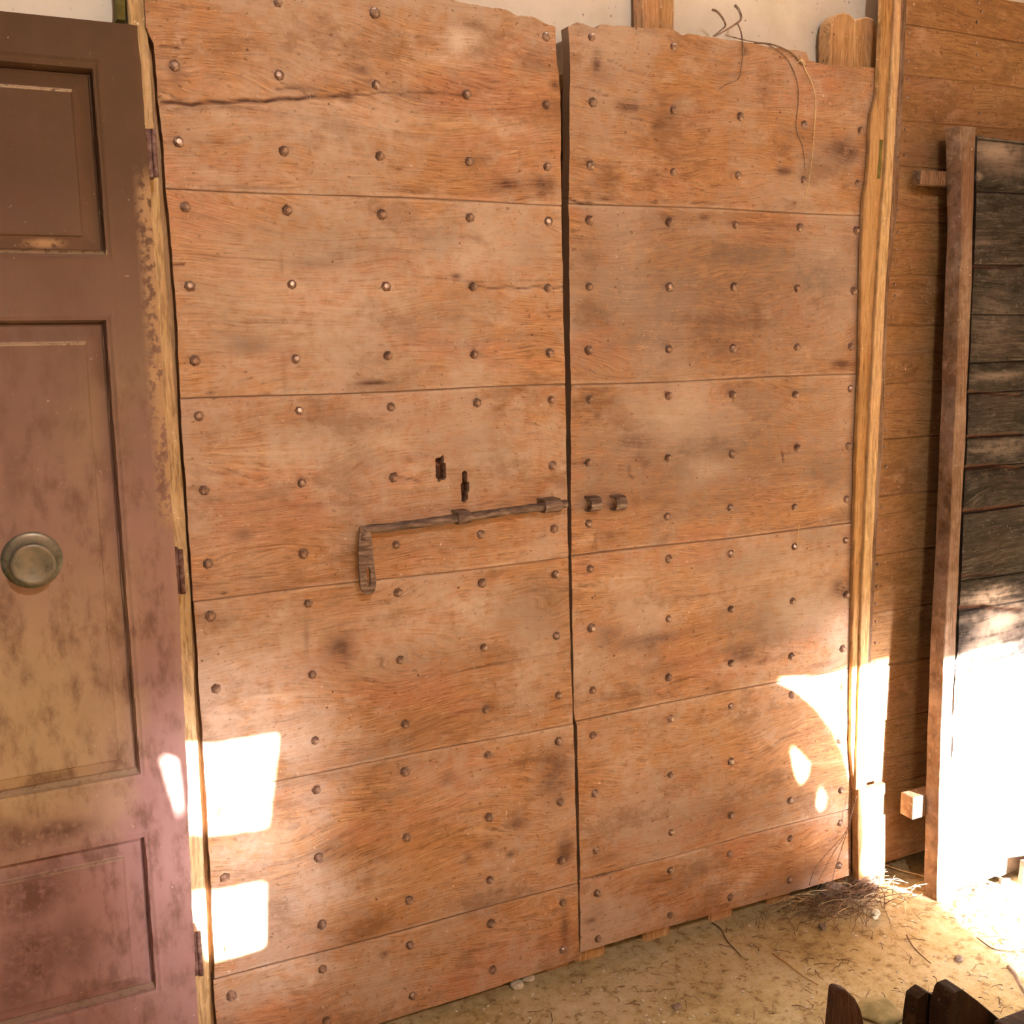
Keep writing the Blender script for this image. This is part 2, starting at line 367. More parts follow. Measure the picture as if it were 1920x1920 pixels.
# ------------------------------------------------------------------ nails and stained panels
def nail_mesh(name, r=.0110, h=.0095, seg=7):
    bm = bmesh.new(); rr = random.Random(3); rings = []
    for f, d in ((1.0, -.004), (1.0, .001), (.86, .55*h), (.45, h)):
        rings.append([bm.verts.new((math.cos(2*math.pi*k/seg)*r*f*rr.uniform(.93, 1.07), -d, math.sin(2*math.pi*k/seg)*r*f*rr.uniform(.93, 1.07))) for k in range(seg)])
    for a, b in zip(rings, rings[1:]):
        for k in range(seg): bm.faces.new((a[k], a[(k+1)%seg], b[(k+1)%seg], b[k]))
    bm.faces.new(rings[-1])
    me = mesh(bm); me.name = name; me.materials.append(M_iron); return me
NAIL = [nail_mesh('nail', seg=s) for s in (6, 7, 8)]
def nails(parent, pts, o=0.0, scale=1.0, offs=None):
    b = base(parent)
    for i, (x, y) in enumerate(pts):
        oo = offs(x, y) if offs else o
        n = link(bpy.data.objects.new('nail', NAIL[i % 3])); n.parent = parent; n.location = at(x, y, oo)-b
        n.rotation_euler = (random.uniform(-.22, .22), random.uniform(0, 6.28), random.uniform(-.22, .22))
        k = random.uniform(.88, 1.08)*scale; n.scale = (k, random.uniform(.7, 1.2)*scale, k)

def panel(zb, zt, seams, xl, xr, botf, topf, o_front, back, cell, stains, cracks, holes_, seed, lean=None, groove=.004):
    """boarded panel as one mesh: rows follow the seams; stains are (px,py,rx,ry,strength,channel)"""
    rows = []; lv = sorted([zb]+seams+[zt])
    for a, b in zip(lv, lv[1:]):
        n = max(3, int((b-a-.012)/cell)); rows += [a+.0012, a+.003, a+.006]+list(np.linspace(a+.006, b-.006, n+1)[1:-1])+[b-.006, b-.003, b-.0012]
    rows = np.array(rows); bi = np.searchsorted(np.array(lv), rows)-1
    n = int((xr(rows.mean())-xl(rows.mean()))/cell)
    u = np.linspace(0, 1, n+1)
    XL = np.array([xl(z) for z in rows]); XR = np.array([xr(z) for z in rows])
    X = XL[:,None]+(XR-XL)[:,None]*u[None,:]
    Z = np.repeat(rows[:,None], n+1, 1)
    # uneven bottom and top edges: compress the first and last board
    top = np.vectorize(topf)(X); bot = np.vectorize(botf)(X)
    za = lv[-2]; m = Z > za; Z = np.where(m, za+(Z-za)*(top-za)/(zt-za), Z)
    zc = lv[1]; m = Z < zc; Z = np.where(m, zc-(zc-Z)*(zc-bot)/(zc-zb), Z)
    # seams wander a little
    w = np.zeros_like(Z)
    ds = np.full_like(Z, 9.0)
    for k, s in enumerate(seams):
        ds = np.minimum(ds, np.abs(Z-s))
    for k, s in enumerate(seams):
        w += np.exp(-((Z-s)/.03)**2)*.0016*np.sin(X*9+k*2+seed)
    Z = Z+w
    rs = np.random.RandomState(seed)
    off = rs.uniform(-.0018, .0018, len(lv)+1)[bi][:,None]
    Y = -(o_front+off+fbm(X*2.5, Z*7, seed)*.0009+fbm(X*9, Z*40, seed+3)*.0004)
    Y = Y+np.clip(1-ds/.0034, 0, 1)*groove*(.45+.4*np.sin(X*7.3+seed)**2 if groove < .0045 else 1)
    st = np.zeros(X.shape+(4,), np.float32); st[...,3] = 1
    if groove < .0045: st[...,2] = np.clip(1-np.abs(ds-.0045)/.004, 0, 1)*.55*(.6+.4*np.sin(X*17+Z*3))
    def P2(px, py): p = at(px, py, o_front); return p.x, p.z
    for (px, py, rx, ry, s, ch) in stains:
        cx, cz = P2(px, py); x1, _ = P2(px+rx, py); _, z1 = P2(px, py+ry)
        ax, az = abs(x1-cx), abs(z1-cz)
        d = np.sqrt(((X-cx)/ax)**2+((Z-cz)/az)**2)
        d = d*(1+.35*fbm(X*14, Z*22, int(px) % 97))+.14*fbm(X*40, Z*60, int(py) % 89)
        st[...,ch] = np.maximum(st[...,ch], np.clip((1.35-d)/1.1, 0, 1)**1.3*s)
    for (pts, wpx, s) in cracks:
        q2 = [P2(*p) for p in pts]; wd = wpx*.0011
        for (x0, z0), (x1, z1) in zip(q2, q2[1:]):
            L2 = (x1-x0)**2+(z1-z0)**2
            t = np.clip(((X-x0)*(x1-x0)+(Z-z0)*(z1-z0))/L2, 0, 1)
            d = np.hypot(X-x0-t*(x1-x0), Z-z0-t*(z1-z0)-.0015*np.sin(X*90))
            k = np.clip(1.3-d/wd, 0, 1)*s
            st[...,0] = np.maximum(st[...,0], k); Y = Y+k*.003
    for poly in holes_:
        pp = [P2(*p) for p in poly]; ins = np.zeros(X.shape, bool)
        for (x0, z0), (x1, z1) in zip(pp, pp[1:]+pp[:1]):
            c = ((z0 > Z) != (z1 > Z)) & (X < (x1-x0)*(Z-z0)/(z1-z0+1e-12)+x0); ins ^= c
        Y = np.where(ins, -(o_front-.024), Y); st[...,0] = np.where(ins, 1.6, st[...,0])
    if lean: Y = Y-np.vectorize(lean)(Z)
    me = grid_mesh(X, Y, Z, -(o_front)+back if not lean else None)
    n0 = X.size; nv = len(me.vertices)
    ca = me.color_attributes.new('stain', 'FLOAT_COLOR', 'POINT'); arr = np.zeros((nv, 4), np.float32); arr[:n0] = st.reshape(-1, 4); ca.data.foreach_set('color', arr.ravel())
    ba = me.attributes.new('board', 'FLOAT', 'POINT'); arr = np.zeros(nv, np.float32); arr[:n0] = np.repeat((bi+seed*.37)[:,None], X.shape[1], 1).ravel(); ba.data.foreach_set('value', arr)
    return me
def edge(pxs, o=0.0, seams=(), jit=.002, seed=0):
    pts = sorted((at(x, y, o).z, at(x, y, o).x) for x, y in pxs); zs = [p[0] for p in pts]; xx = [p[1] for p in pts]
    lv = sorted(seams); rr = random.Random(seed); offs = [rr.uniform(-jit, jit) for _ in range(len(lv)+1)]
    def f(z):
        k = sum(z > s for s in lv)
        return float(np.interp(z, zs, xx))+offs[k]+.0012*nz(z*22, seed)
    return f
def line_x(pxs, o=0.0, jag=.001):
    pts = sorted((at(x, y, o).x, at(x, y, o).z) for x, y in pxs); xx = [p[0] for p in pts]; zs = [p[1] for p in pts]
    return lambda x: float(np.interp(x, xx, zs))+jag*nz(x*60, 4)
zc = lambda k: H+k*D

# ---- left leaf of the studded door
TH = .032
def X0(px, py): return at(px, py).x
LL = thing('door_leaf', (at(730, 1000).x, 0, 0), 'left leaf of wide chestnut board door with iron slide bolt and keyholes', 'door', 'studded barn door leaves')
seamsL = [zc(k) for k in (-.608, -.418, -.231, -.046, .136)]
xlL = edge([(268,-40),(283,0),(292,120),(302,220),(308,300),(312,360),(325,500),(334,640),(338,747),(352,950),(363,1125),(373,1300),(384,1465),(394,1650),(402,1840),(407,1920),(411,2010)], 0, seamsL, .002, 1)
xrL = edge([(1040,-20),(1042,52),(1050,130),(1052,380),(1057,640),(1060,720),(1063,900),(1066,1045),(1070,1200),(1075,1355),(1079,1500),(1083,1655),(1086,1813)], 0, seamsL, .0012, 2)
topL = line_x([(240,-22),(400,-24),(600,-17),(720,-9),(853,0),(893,9),(930,14),(950,18),(970,28),(1003,32),(1023,43),(1045,52),(1060,55)], 0, .0015)
botL = line_x([(420,1999),(540,1966),(712,1920),(900,1862),(1085,1799),(1100,1794)], 0, .0008)
stL = [(560,560,300,200,.5,2),(640,840,260,60,.35,2),(450,1100,120,300,.3,2),(700,640,260,140,.25,1),(700,1180,330,90,.3,2),(640,240,260,60,.3,2),(850,480,200,80,.3,2),(760,900,260,120,.25,2),(800,1000,200,60,.2,1),(865,75,38,26,.9,2),(850,110,60,16,.4,2),(600,470,190,75,.5,1),(800,600,170,60,.4,1),(1000,470,70,50,.45,1),(455,640,75,36,.75,1),(470,650,40,20,.35,0),(560,410,60,30,.4,1),
 (820,450,60,40,.55,1),(700,540,60,30,.4,2),(900,700,100,30,.3,2),(640,810,120,50,.35,1),(880,840,120,60,.45,1),(900,850,50,25,.45,2),(690,870,90,50,.3,1),(1000,1150,120,60,.55,1),(880,1150,90,50,.45,2),
 (470,1200,110,60,.3,2),(520,1155,28,14,.6,2),(640,1215,36,34,.75,0),(455,1000,26,16,.5,0),(1040,1455,36,60,.65,0),(970,1545,26,22,.6,0),(1062,1600,18,30,.85,0),(840,1460,22,16,.5,0),(915,1585,14,12,.6,0),
 (1060,1745,10,60,.6,0),(1010,1125,70,50,.5,1),(700,1420,160,50,.25,1),(880,1490,90,50,.2,2),(620,1600,42,24,.5,0),(735,1490,36,14,.45,1),(480,1590,120,70,.3,2),(660,1660,140,50,.35,2),
 (950,345,30,13,.95,0),(1012,345,30,16,.75,0),(940,350,60,24,.35,0),(678,130,24,12,.55,0),(880,45,30,12,.4,0),(1010,110,40,34,.45,0),(1040,158,16,12,.85,0),(900,160,90,30,.3,0),(760,170,170,12,.3,0),
 (650,180,16,14,.9,0),(560,165,60,8,.5,0),(760,180,40,4,.5,0),(330,140,18,30,.45,0),(770,358,60,6,.5,0),(480,352,60,5,.4,0),(1015,363,12,8,.8,0),(700,718,44,5,.95,0),(855,518,10,6,.8,0),(600,495,60,12,.3,0),
 (395,737,10,5,.9,0),(690,1600,30,12,.4,0),(880,1610,12,14,.6,0),(960,1602,14,8,.7,0),(722,1790,14,9,.8,0),(690,1655,10,10,.5,0),(420,1112,8,4,.9,0),(575,1200,7,40,.4,0),(528,500,5,30,.35,0),(533,700,5,40,.3,0),
 (560,1830,80,40,.3,2),(585,1840,12,18,.7,2),(900,1700,120,60,.15,0),(680,1740,120,40,.18,0),(470,1850,80,50,.2,1),(1000,640,60,30,.35,1),(760,1240,160,40,.35,1),(500,900,110,60,.25,2),(960,240,80,20,.35,2),(420,560,90,70,.35,1)]
crL = [([(303,192),(360,194),(420,190),(500,188),(560,183),(640,178)],4,1),([(640,178),(720,174),(800,172),(880,178)],2.2,.6),([(520,168),(560,162),(575,178)],2.5,.7),([(315,496),(345,497)],3,.9),([(880,538),(1055,539)],2.2,.75),
 ([(325,88),(335,90)],3,.7),([(300,86),(334,88)],2.5,.8),([(738,895),(775,897),(787,905)],2,.7),([(700,345),(820,352)],1.8,.4),([(380,1080),(560,1050)],1.6,.3),([(370,1100),(520,1075)],1.6,.3),([(600,1110),(660,1100)],1.6,.3),
 ([(640,1300),(900,1250),(1060,1222)],1.5,.3),([(700,1330),(980,1270)],1.5,.3),([(400,1340),(640,1312)],1.5,.25)]
key = [[(817,860),(829,857),(831,870),(834,872),(834,898),(822,901),(818,890)], [(868,884),(875,884),(876,905),(878,912),(876,938),(867,940),(865,912),(868,902)]]
me = panel(zc(-.704), zc(.345), seamsL, xlL, xrL, botL, topL, 0, TH, .0042, stL, crL, key, 11)
make('door_panel', me, M_leaf, LL)
A = [(327,123),(335,266),(348,388),(356,536),(366,676),(373,780),(383,919),(390,1057),(395,1155),(405,1291),(413,1419),(417,1523),(422,1646),(430,1777),(434,1867),
 (521,4),(523,141),(532,283),(538,394),(547,533),(555,673),(561,770),(566,906),(569,1038),(578,1131),(586,1265),(591,1388),(594,1481),(598,1608),(604,1733),(605,1817),(612,1914),
 (703,25),(705,159),(712,293),(716,402),(724,537),(727,667),(733,763),(738,895),(743,1021),(746,1111),(750,1237),(759,1357),(760,1447),(763,1570),(767,1688),(769,1772),(774,1867),
 (875,178),(880,303),(881,408),(887,538),(889,665),(894,755),(901,1002),(904,1093),(907,1214),(911,1330),(915,1416),(917,1532),(918,1650),(921,1731),(924,1818),
 (1024,69),(1024,197),(1026,313),(1028,415),(1028,540),(1031,662),(1033,750),(1036,873),(1039,991),(1041,1077),(1043,1192),(1047,1304),(1048,1390),(1051,1504),(1053,1613),(1055,1692),(1056,1781)]
nails(LL, A)
def batten(parent, x, w, z0, z1, seed, o0=-TH-.001, o1=-.084):
    return make('batten', timber((x, -(o0+o1)/2, z0), (x, -(o0+o1)/2, z1), (w/2, 0, 0), (0, (o0-o1)/2, 0), 40, .003, seed, .004), M_batten, parent)
for k, (px, w) in enumerate(((395,.08),(592,.085),(757,.085),(919,.09),(1052,.075))):
    batten(LL, X0(px, 1500), w, .0 if k else .0, zc(.30)-.06, k)

# ---- slide bolt on the left leaf
ob = .032
p0, p1 = at(684, 995, ob), at(1062, 944, ob)
bar_pts = [p0+(p1-p0)*t for t in np.linspace(0, 1, 30)]
bm = bmesh.new()
start = [at(681, 1012, ob+.002), at(682, 1001, ob+.001), at(686, 994, ob), at(696, 991, ob)]
tube(smooth_line(start+bar_pts[3:], 2), .0098, 12, bm)
for v in bm.verts: v.co += Vector((0, .0006*nz(v.co.x*70, 3), .0008*nz(v.co.x*60, 1)))
SB = make('slide_bolt', mesh(bm), M_bolt, LL, smooth=True)
out = xz([(675,990),(673,1015),(672,1040),(673,1070),(676,1101),(680,1110),(688,1116),(697,1115),(703,1109),(706,1098),(705,1080),(701,1050),(698,1020),(697,1004),(694,996),(687,988),(680,986)], ob+.008)
slot = xz([(687,1068),(690,1064),(694,1068),(695,1084),(694,1098),(690,1101),(688,1094)], ob+.008)
hd = make('handle', plate(out, [slot], ob+.008, ob-.001), M_bolt, SB)
b = hd.modifiers.new('b', 'BEVEL'); b.width = .0012; b.segments = 2; b.limit_method = 'ANGLE'
def staple(parent, name, c, length, r=.0135, th=.0035, slope=Vector((1,0,0)), mat=None, gap=0.0):
    """iron band bent over the bar, legs into the wood; its axis runs along slope"""
    bm = bmesh.new(); ax = slope.normalized(); up = ax.cross(Vector((0,1,0))).normalized()
    if up.z < 0: up = -up
    back = Vector((0,1,0)); prof = []
    depth = -c.y
    for rr in (r+th, r):
        L = [back*(depth+.002)+up*rr]+[back*(-math.sin(t))*rr+up*math.cos(t)*rr for t in np.linspace(0, math.pi, 13)]+[back*(depth+.002)-up*rr]
        prof.append(L)
    rings = []
    for e in (-.5, .5):
        rings.append([[bm.verts.new(c+ax*length*e*random.uniform(.93, 1.07)+p) for p in L] for L in prof])
    n = len(prof[0])
    for i in range(n-1):
        for k in (0, 1): bm.faces.new((rings[0][k][i], rings[0][k][i+1], rings[1][k][i+1], rings[1][k][i]))
        for e in (0, 1): bm.faces.new((rings[e][0][i], rings[e][0][i+1], rings[e][1][i+1], rings[e][1][i]))
    for i in (0, n-1): bm.faces.new((rings[0][0][i], rings[1][0][i], rings[1][1][i], rings[0][1][i]))
    o = make(name, mesh(bm), mat or M_bolt, parent)
    b = o.modifiers.new('b', 'BEVEL'); b.width = .001; b.segments = 2; b.limit_method = 'ANGLE'
    return o
sl = p1-p0
staple(SB, 'staple', p0.lerp(p1, (860-684)/378), .030, slope=sl, r=.0112)
staple(SB, 'staple', p0.lerp(p1, (1032-684)/378), .044, slope=sl, r=.0118)

# ---- right leaf
RL = thing('door_leaf', (at(1340, 1000).x, 0, 0), 'right leaf of wide chestnut board door with two iron bolt staples and broken top', 'door', 'studded barn door leaves')
seamsR = [zc(k) for k in (-.6045, -.415, -.2300, -.047, .1385)]
xlR = edge([(1062,0),(1064,48),(1068,130),(1066,370),(1069,640),(1070,720),(1070,900),(1071,1038),(1073,1200),(1076,1346),(1081,1360),(1084,1500),(1087,1650),(1088,1790)], 0, seamsR, .0012, 5)
xrR = edge([(1652,0),(1648,120),(1640,250),(1630,390),(1622,560),(1615,705),(1611,850),(1606,990),(1603,1100),(1600,1250),(1598,1380),(1596,1512),(1594,1640)], 0, seamsR, .0012, 6)
topR = line_x([(1060,50),(1070,46),(1082,41),(1100,46),(1120,53),(1125,45),(1160,47),(1200,51),(1225,50),(1262,55),(1280,65),(1290,62),(1345,71),(1400,78),(1450,88),(1480,92),(1512,97),(1516,112),(1535,118),(1556,122),(1600,124),(1655,127)], 0, .0012)
botR = line_x([(1085,1788),(1200,1753),(1350,1711),(1450,1683),(1540,1658),(1600,1640)], 0, .0008)
stR = [(1340,520,440,560,.20,0),(1330,170,330,110,.12,0),(1340,560,330,170,.6,1),(1340,860,330,140,.6,1),(1290,760,90,60,.4,2),(1300,640,200,24,.35,0),(1350,1500,260,110,.22,1),(1300,230,240,80,.16,0),(1340,1080,240,80,.25,2),(1390,480,130,44,.8,1),(1530,520,80,55,.75,1),(1430,760,70,70,.6,1),(1545,880,75,55,.7,1),(1375,955,50,14,.6,1),(1390,1060,90,40,.55,1),(1460,1150,120,60,.7,1),(1490,1130,90,50,.45,2),(1260,780,60,50,.5,2),(1250,900,70,50,.4,1),
 (1490,735,70,14,.65,1),(1575,1100,24,24,.8,0),(1583,285,42,34,.85,0),(1560,300,70,50,.4,1),(1468,320,24,12,.9,0),(1500,250,60,20,.4,0),(1118,118,13,32,.8,0),(1125,140,40,30,.4,0),(1180,200,28,16,.85,0),(1210,215,60,30,.3,0),(1235,232,16,12,.7,0),
 (1140,320,22,20,.45,0),(1130,345,50,12,.3,0),(1270,200,16,14,.7,1),(1285,195,20,16,.5,2),(1580,682,34,15,.85,0),(1370,600,150,26,.45,0),(1420,600,20,40,.5,0),(1200,640,120,30,.35,0),(1190,830,50,26,.55,0),(1200,860,24,20,.5,0),(1170,740,60,30,.2,1),
 (1220,1200,95,16,.6,0),(1140,1190,32,26,.5,0),(1240,1250,70,20,.3,0),(1395,1225,36,22,.7,0),(1430,1240,30,5,.8,0),(1380,1210,50,34,.35,1),(1540,1245,40,6,.5,0),(1322,406,18,11,.75,0),(1320,382,46,5,.7,0),(1590,440,30,30,.4,0),(1350,430,100,16,.3,2),
 (1510,1640,90,46,.4,0),(1130,1640,32,5,.8,0),(1135,1610,34,12,.4,0),(1110,1725,16,7,.7,0),(1120,1715,20,30,.3,0),(1145,1005,22,14,.5,0),(1165,1000,14,8,.5,0),(1210,870,18,16,.5,0),(1180,880,6,14,.5,0),(1120,780,10,10,.5,0),(1225,380,12,6,.7,0),(1135,373,20,4,1,0),
 (1395,95,12,12,.7,0),(1590,130,30,60,.35,1),(1250,550,50,20,.4,1),(1300,700,130,20,.2,0),(1330,880,60,30,.45,2),(1540,1000,60,40,.45,1),(1170,1440,60,60,.25,2),(1450,1370,70,40,.3,1),(1330,1520,140,40,.2,0),(1250,1650,120,50,.12,0),(1580,1190,40,60,.4,2),(1180,1090,90,30,.3,2)]
crR = [([(1068,372),(1090,380),(1110,382)],3.5,1),([(1070,868),(1100,867)],2.4,.8),([(1180,888),(1187,896)],3,.8),([(1117,1000),(1112,1028)],2.2,.7),([(1140,112),(1190,135),(1240,145)],2,.5),([(1130,345),(1160,330),(1250,325)],1.5,.4),([(1120,990),(1118,1030)],2,.5),
 ([(1075,160),(1100,165),(1140,178)],2,.6),([(1467,845),(1470,865)],3,.9),([(1480,1410),(1500,1398)],2,.5),([(1340,1700),(1430,1680)],2,.4),([(1160,210),(1200,225),(1260,222)],2,.5)]
me = panel(zc(-.697), zc(.300), seamsR, xlR, xrR, botR, topR, 0, TH, .0042, stR, crR, [], 23)
make('door_panel', me, M_leaf, RL)
B = [(1109,70),(1111,192),(1107,310),(1105,413),(1105,538),(1104,657),(1106,749),(1104,868),(1104,982),(1106,1066),(1108,1177),(1111,1294),(1111,1378),(1115,1487),(1118,1594),(1119,1674),(1121,1760),
 (1263,88),(1262,207),(1262,323),(1255,417),(1255,538),(1254,655),(1253,742),(1253,859),(1251,968),(1253,1048),(1253,1160),(1253,1270),(1257,1347),(1256,1452),(1258,1560),(1257,1632),(1256,1715),
 (1388,219),(1384,329),(1379,422),(1377,538),(1375,653),(1374,740),(1374,852),(1370,952),(1370,1038),(1370,1142),(1370,1243),(1370,1324),(1370,1428),(1370,1528),(1368,1601),(1369,1682),
 (1508,234),(1507,338),(1500,426),(1495,541),(1494,651),(1491,740),(1495,840),(1490,951),(1489,1025),(1486,1127),(1483,1230),(1484,1302),(1481,1500),(1481,1572),(1480,1650),
 (1613,245),(1608,345),(1605,432),(1601,545),(1596,650),(1595,729),(1591,836),(1587,936),(1585,1013),(1586,1115),(1579,1216),(1580,1287),(1573,1388),(1576,1481),(1575,1543),(1572,1622)]
nails(RL, B)
for k, (px, w) in enumerate(((1118,.088),(1256,.085),(1370,.08),(1481,.085))):
    x = X0(px, 1500); top = zc(.27) if k != 1 else zc(.40)
    if k == 1: x = at(1234, 30, -.04).x
    batten(RL, x, w, 0, top, 10+k)
# the fourth batten of the picture stands up above the boards with a worn, hollowed top
stump = xz([(1556,135),(1556,60),(1560,38),(1569,28),(1583,25),(1597,29),(1606,34),(1622,32),(1635,36),(1641,50),(1641,72),(1639,135),(1600,1580),(1556,1600)], -.002)
xr_ = stump[-1][0]
bb = make('batten', plate(xz([(1556,135),(1555,62),(1559,40),(1568,27),(1582,23),(1595,27),(1603,37),(1612,34),(1626,31),(1638,36),(1644,50),(1645,72),(1642,135)], -.036)+[(at(1600,1200,-.036).x, .0), (at(1560,1200,-.036).x, .0)], [], -TH-.002, -.08), M_batten, RL)
b = bb.modifiers.new('b', 'BEVEL'); b.width = .006; b.segments = 3; b.limit_method = 'ANGLE'
for px, py in ((1113, 945), (1160, 943)):
    staple(RL, 'bolt_staple', at(px, py, .017), .030, slope=Vector((1,0,0)), r=.0125, th=.0055)

# ------------------------------------------------------------------ uprights
PL = thing('timber_post', (at(390, 1700, -.02).x, 0, 0), 'narrow yellow pine upright between brown door and left chestnut leaf', 'post')
def upright(parent, name, left, right, o0, o1, mat, z0=0.0, seed=0, n=60):
    """upright whose visible edges follow the photo: left/right give x by height"""
    bm = bmesh.new(); zs = np.linspace(z0, max(at(*left[0], o0).z, at(*right[0], o0).z), n); rings = []
    fl_ = edge(left, o0, (), 0, seed); fr_ = edge(right, o0, (), 0, seed+1)
    for z in zs:
        a, c_ = fl_(z), fr_(z)
        rings.append([bm.verts.new(p) for p in ((a, -o0+.002, z), (a+.002, -o0, z), (c_-.002, -o0, z), (c_, -o0+.002, z), (c_, -o1, z), (a, -o1, z))])
    for a, b_ in zip(rings, rings[1:]):
        for k in range(6): bm.faces.new((a[k], a[(k+1)%6], b_[(k+1)%6], b_[k]))
    bm.faces.new(rings[0]); bm.faces.new(rings[-1])
    return make(name, mesh(bm), mat, parent)
upright(PL, 'upright', [(237,-40),(242,10),(250,200),(262,400),(290,700),(305,1000),(325,1280),(345,1600),(362,1920),(366,2000)],
        [(269,-40),(272,0),(281,110),(289,220),(297,330),(307,450),(322,650),(331,760),(350,1000),(357,1110),(364,1280),(380,1560),(389,1740),(397,1920),(400,2000)], -.012, -.06, M_lath, 0, 31)
upright(PL, 'side_strip', [(218,-40),(219,28),(219.5,34),(219.6,36)], [(234,-40),(236,28),(236,36),(236,37)], -.04, -.09, M_olive, at(220,36,-.04).z, 33, 8)  # separate dark olive strip along the left side
PR = thing('timber_post', (at(1620, 1590, .02).x, 0, 0), 'tall pine post with pale edge between studded door and pine boarding', 'post')
upright(PR, 'post_board', [(1655,-40),(1653,0),(1650,80),(1645,180),(1634,210),(1632,260),(1628,330),(1620,380),(1616,480),(1614,640),(1612,700),(1606,850),(1603,960),(1600,1100),(1598,1240),(1596,1400),(1602,1480),(1604,1600),(1604,1640)],
        [(1688,-40),(1686,0),(1676,200),(1664,400),(1650,640),(1640,850),(1632,1000),(1626,1150),(1620,1300),(1616,1450),(1616,1560),(1614,1640)], .016, .0045, M_post, 0, 35)
upright(PR, 'pale_lath', [(1681,-40),(1680,0),(1672,150),(1662,300),(1652,420),(1641,600),(1631,800),(1625,930),(1618,1080),(1613,1240),(1608,1400),(1606,1470)],
        [(1692,-40),(1691,0),(1687,120),(1679,250),(1671,400),(1660,560),(1652,750),(1644,900),(1636,1050),(1630,1200),(1625,1350),(1622,1470)], .026, .0165, M_lath, at(1612,1478,.02).z, 37)
upright(PR, 'dark_edge', [(1690,-40),(1689,0),(1684,120),(1676,250),(1668,400),(1657,560),(1649,750),(1641,900),(1633,1050),(1627,1200),(1622,1350),(1619,1470)],
        [(1702,-40),(1701,0),(1697,120),(1691,250),(1683,400),(1667,540),(1663,650),(1656,850),(1649,930),(1643,1050),(1636,1180),(1632,1270),(1629,1400),(1626,1470)], .0165, .0045, M_stile, at(1612,1478,.01).z, 43)
upright(PR, 'foot_block', [(1610,1482),(1609,1560),(1611,1650)], [(1660,1482),(1661,1560),(1659,1650)], .032, .0168, M_post, 0, 39, 8)
upright(PR, 'moss_patch', [(1650,262),(1645,335)], [(1657,262),(1652,335)], .0175, .0150, M_olive, at(1648,335,.017).z, 41, 4)

# ------------------------------------------------------------------ pine boarding
PB = thing('board_partition', (2.7, 0, 0), 'horizontal pine tongue and groove boarding to the right of the tall post', 'partition')
seamy = [(1700,46),(1700,138),(1700,225),(1720,315),(1720,417),(1710,515),(1700,611),(1690,717),(1690,820),(1680,928),(1680,1036),(1680,1142),(1680,1245),(1690,1346),(1700,1462)]
seamsP = sorted(at(x, y, -.004).z for x, y in seamy)
ztopP = at(1905, 2, -.004).z
stP = [(1725,245,24,18,.3,1),(1750,160,40,20,.25,1),(1720,290,40,40,.25,1),(1700,380,30,16,.2,0),(1860,80,60,30,.2,0),(1715,560,40,30,.2,1),(1715,880,30,40,.2,1),(1560,110,10,10,.6,0),(1712,182,24,14,.25,0),(1890,200,40,20,.25,0),(1705,655,40,20,.3,1)]
xlP = edge([(1688,0),(1668,400),(1655,640),(1645,900),(1635,1150),(1628,1400),(1622,1600)], -.004, seamsP, .002, 9)
def topP(x): return ztopP
me = panel(at(1700,1606,-.004).z, ztopP, seamsP, xlP, lambda z: 3.7, lambda x: at(1700,1606,-.004).z, topP, -.004, .03, .012, stP, [], [], 41, groove=.005)
make('boarding', me, M_pine, PB)
pn = [(1705,61),(1702,115),(1702,150),(1701,183),(1697,243),(1696,291),(1690,330),(1684,395),(1683,436),(1680,468),(1680,497),(1677,533),(1678,555),(1672,595),(1667,703),(1664,738),(1663,772),(1660,806),(1658,838),(1661,875),(1655,918),(1652,951),(1650,994),(1647,1025),(1646,1058),(1644,1100),(1642,1132),(1642,1165),(1641,1205),(1640,1242),
 (1834,6),(1840,22),(1832,42),(1830,80),(1832,103),(1827,127),(1826,165),(1836,213)]
nails(PB, pn, -.005, .42)
for x in (2.25, 3.3):
    make('batten', timber((x, .062, .0), (x, .062, 2.3), (.045, 0, 0), (0, .03, 0), 12, .002, 60), M_batten, PB)

# ------------------------------------------------------------------ weathered grey leaf leaning at the right
GB, GT = .177, .104                        # how far its front stands off the boarding at foot and top
gz0, gz1 = .0, at(1800, 236, GT).z
def gl(z): return GB+(GT-GB)*(z-gz0)/(gz1-gz0)
GL = thing('door_leaf', (2.6, -GB, 0), 'weathered dark grey boarded leaf leaning against pine boarding at right edge', 'door')
def gedge(pxs):
    r = []
    for x, y in pxs:
        o = .14
        for _ in range(4): p = at(x, y, o); o = gl(p.z)
        r.append((p.z, p.x))
    r.sort(); zs = [a for a, _ in r]; xx = [b for _, b in r]
    return lambda z: float(np.interp(z, zs, xx))+.0012*nz(z*18, len(pxs))
def gstrip(name, fl_, fr_, df, db, mat, z0, z1, n=60):
    bm = bmesh.new(); rings = []
    for z in np.linspace(z0, z1, n):
        a, c_ = fl_(z), fr_(z); f = -gl(z)
        rings.append([bm.verts.new(p) for p in ((a, f+df+.002, z), (a+.0025, f+df, z), (c_-.0025, f+df, z), (c_, f+df+.002, z), (c_, f+db, z), (a, f+db, z))])
    for a, b_ in zip(rings, rings[1:]):
        for k in range(6): bm.faces.new((a[k], a[(k+1)%6], b_[(k+1)%6], b_[k]))
    bm.faces.new(rings[0]); bm.faces.new(rings[-1])
    return make(name, mesh(bm), mat, GL)
sL = gedge([(1800,235),(1803,330),(1804,420),(1801,500),(1797,600),(1792,750),(1786,900),(1781,1020),(1777,1100),(1771,1200),(1768,1300),(1764,1400),(1761,1520),(1759,1620),(1757,1700)])
sR = gedge([(1831,235),(1827,330),(1825,420),(1822,560),(1815,700),(1810,850),(1803,960),(1799,1060),(1795,1150),(1792,1230),(1786,1330),(1784,1450),(1782,1560),(1780,1660)])
